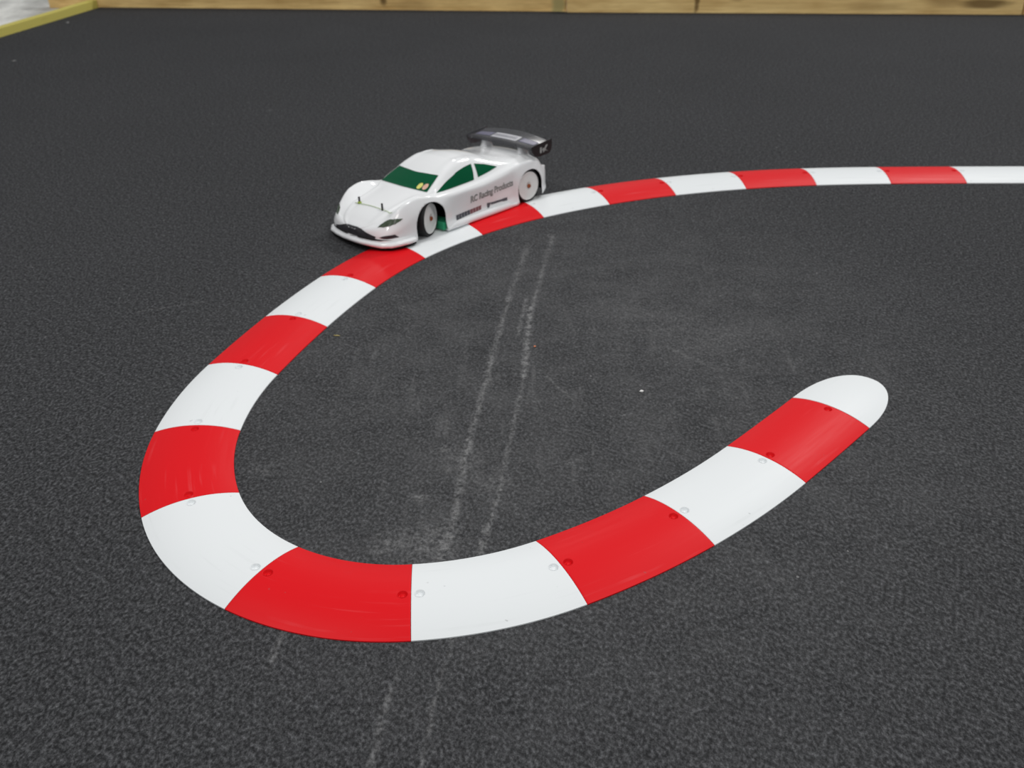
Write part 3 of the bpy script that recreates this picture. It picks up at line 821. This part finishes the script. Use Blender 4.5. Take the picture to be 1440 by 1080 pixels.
# rear wing: smoked clear blade, end plates, mounts
def wing_pt(u, y):   # u 0 leading .. 1 trailing
    e = 1-(y/95)**2
    xl, zl = -140, 106.5+1.5*e; xt, zt = -187-7*e, 110+7*e
    x = xl+(xt-xl)*u; z = zl+(zt-zl)*u - 2.6*math.sin(math.pi*u)*.6
    return Vector((x, y, z))
def blade(u0, u1, y0, y1, off, thick, nu=14, ny=40):
    bm = bmesh.new(); tp, bt = [], []
    for i in range(nu+1):
        a, b_ = [], []
        for j in range(ny+1):
            u = u0+(u1-u0)*i/nu; y = y0+(y1-y0)*j/ny; q = wing_pt(u, y)
            n = Vector((.2, 0, 1)).normalized()
            a.append(bm.verts.new((q+n*(off+thick))*mm)); b_.append(bm.verts.new((q+n*off)*mm))
        tp.append(a); bt.append(b_)
    for g, r in ((tp, 0), (bt, 1)):
        for i in range(nu):
            for j in range(ny):
                f = [g[i][j], g[i+1][j], g[i+1][j+1], g[i][j+1]]; bm.faces.new(f[::-1] if r else f)
    for i in range(nu):
        for j in (0, ny): bm.faces.new((tp[i][j], tp[i+1][j], bt[i+1][j], bt[i][j]))
    for j in range(ny):
        for i in (0, nu): bm.faces.new((tp[i][j], tp[i][j+1], bt[i][j+1], bt[i][j]))
    return bm
wing = obj_bm('wing_blade', blade(0, 1, -93, 93, 0, 1.0), M_CLEAR, car); wing['label'] = 'smoked clear rear wing'
# front lip of the blade folds down
bm = bmesh.new(); rings = []
for j in range(31):
    y = -93+186*j/30; q = wing_pt(0, y)
    prof = [q+Vector((0, 0, 1)), q+Vector((2.5, 0, -.5)), q+Vector((3.5, 0, -5)), q+Vector((2.5, 0, -5)), q+Vector((1.3, 0, -1)), q]
    rings.append([bm.verts.new(p*mm) for p in prof])
for a, b_ in zip(rings, rings[1:]):
    for j in range(6): bm.faces.new((a[j], b_[j], b_[(j+1) % 6], a[(j+1) % 6]))
bm.faces.new(rings[0]); bm.faces.new(rings[-1][::-1])
obj_bm('wing_lip', bm, M_CLEAR, wing)
obj_bm('wing_sticker', blade(.22, .62, -38, 34, 1.05, .15, 6, 24), M_WINGTXT, wing)['label'] = 'pale lettering strip on the wing'
bm = bmesh.new()
for k in range(10):
    y = -32+6.4*k
    q1, q2 = wing_pt(.32, y), wing_pt(.5, y)
    vs = [wing_pt(.33, y-1.9), wing_pt(.33, y+1.9), wing_pt(.52, y+2.2), wing_pt(.52, y-1.5)]
    bm.faces.new([bm.verts.new((p+Vector((0, 0, 1.75)))*mm) for p in vs])
obj_bm('sticker_marks', bm, M_WINGTXT2, wing)
for y0, y1 in ((-84, -42), (40, 84)):
    obj_bm('wing_band', blade(.25, .6, y0, y1, 1.02, .12, 6, 16), M_WINGBLUE, wing)['label'] = 'faint violet band'
for sg in (1, -1):
    bm = bmesh.new(); y = 93*sg
    pr = [(-136, 108), (-150, 110.5), (-172, 112), (-196, 114), (-197, 106), (-194, 92), (-188, 86.5), (-160, 85), (-146, 88), (-138, 98)]
    a = [bm.verts.new(Vector((x, y, z))*mm) for x, z in pr]; b_ = [bm.verts.new(Vector((x, y+1.2*sg, z))*mm) for x, z in pr]
    bm.faces.new(a); bm.faces.new(b_[::-1])
    for i in range(len(pr)): bm.faces.new((a[i], a[(i+1) % len(pr)], b_[(i+1) % len(pr)], b_[i]))
    ep = obj_bm('wing_endplate', bm, M_BLACK if sg > 0 else M_CLEAR, car, smooth=False)
    ep['label'] = 'dark end plate with pale mark' if sg > 0 else 'clear end plate'
    bm = bmesh.new()
    if sg > 0:
        for q in ([(-160, 92), (-165, 91.5), (-166, 103), (-161, 103)], [(-168, 92), (-172, 92), (-184, 105), (-178, 105)], [(-166, 96), (-178, 94), (-184, 92), (-170, 101)]):
            bm.faces.new([bm.verts.new(Vector((x, y+1.35, z))*mm) for x, z in q])
        obj_bm('endplate_mark', bm, M_DECAL_L, ep, smooth=False)
    else:
        add_lathe(bm, [(0, 0), (3, 0), (2.6, 1.5), (0, 2)], Matrix.Translation(Vector((-150, y, 101))*mm) @ Matrix.Rotation(-math.pi/2, 4, 'X') @ Matrix.Diagonal((mm, mm, mm, 1)), 12)
        obj_bm('wing_screw', bm, M_RIM, ep)
    # mount
    bm = bmesh.new(); y = 52*sg; rings = []
    for z, x0, x1, hw in ((82, -166, -138, 7), (90, -164, -141, 5.5), (98, -161, -144, 4.5), (107.2, -162, -142, 5)):
        rings.append([bm.verts.new(Vector((px, y+py, z))*mm) for px, py in ((x0, -hw), (x1, -hw), (x1, hw), (x0, hw))])
    for a, b_ in zip(rings, rings[1:]):
        for j in range(4): bm.faces.new((a[j], a[(j+1) % 4], b_[(j+1) % 4], b_[j]))
    bm.faces.new(rings[-1]); bm.faces.new(rings[0][::-1]); bevel(bm, .0008)
    obj_bm('wing_mount', bm, M_CLEARW, car)

# ------------------------------------------------------------------ light: a hall with several ceiling lamps, plus an added fill row behind the camera
w = bpy.data.worlds.new('hall'); scene.world = w; w.use_nodes = True
bg = w.node_tree.nodes['Background']; bg.inputs['Color'].default_value = (.955, .975, 1, 1); bg.inputs['Strength'].default_value = .30
def lamp(x, y, z, e, size, col=(1, .985, .96)):
    l = bpy.data.lights.new('offscreen_lamp', 'POINT'); l.shadow_soft_size = size; l.energy = e; l.color = col
    o = bpy.data.objects.new('offscreen_lamp', l); COL.objects.link(o); o.location = (x, y, z)
    return o
for x in (-1.4, 1.4):
    lamp(x, -2.5, 3.0, 75, .2)  # unseen row behind the camera, added as frontal fill for beams and doors
    lamp(x, .95, 2.9, 101, .15)
lamp(4.0, 6.5, 5.5, 760, .3)
lamp(-.1, 7.4, 3.4, 100, .25)

scene.view_settings.view_transform = 'Standard'; scene.view_settings.look = 'None'
scene.view_settings.exposure = 0; scene.view_settings.gamma = 1; scene.view_settings.use_curve_mapping = False
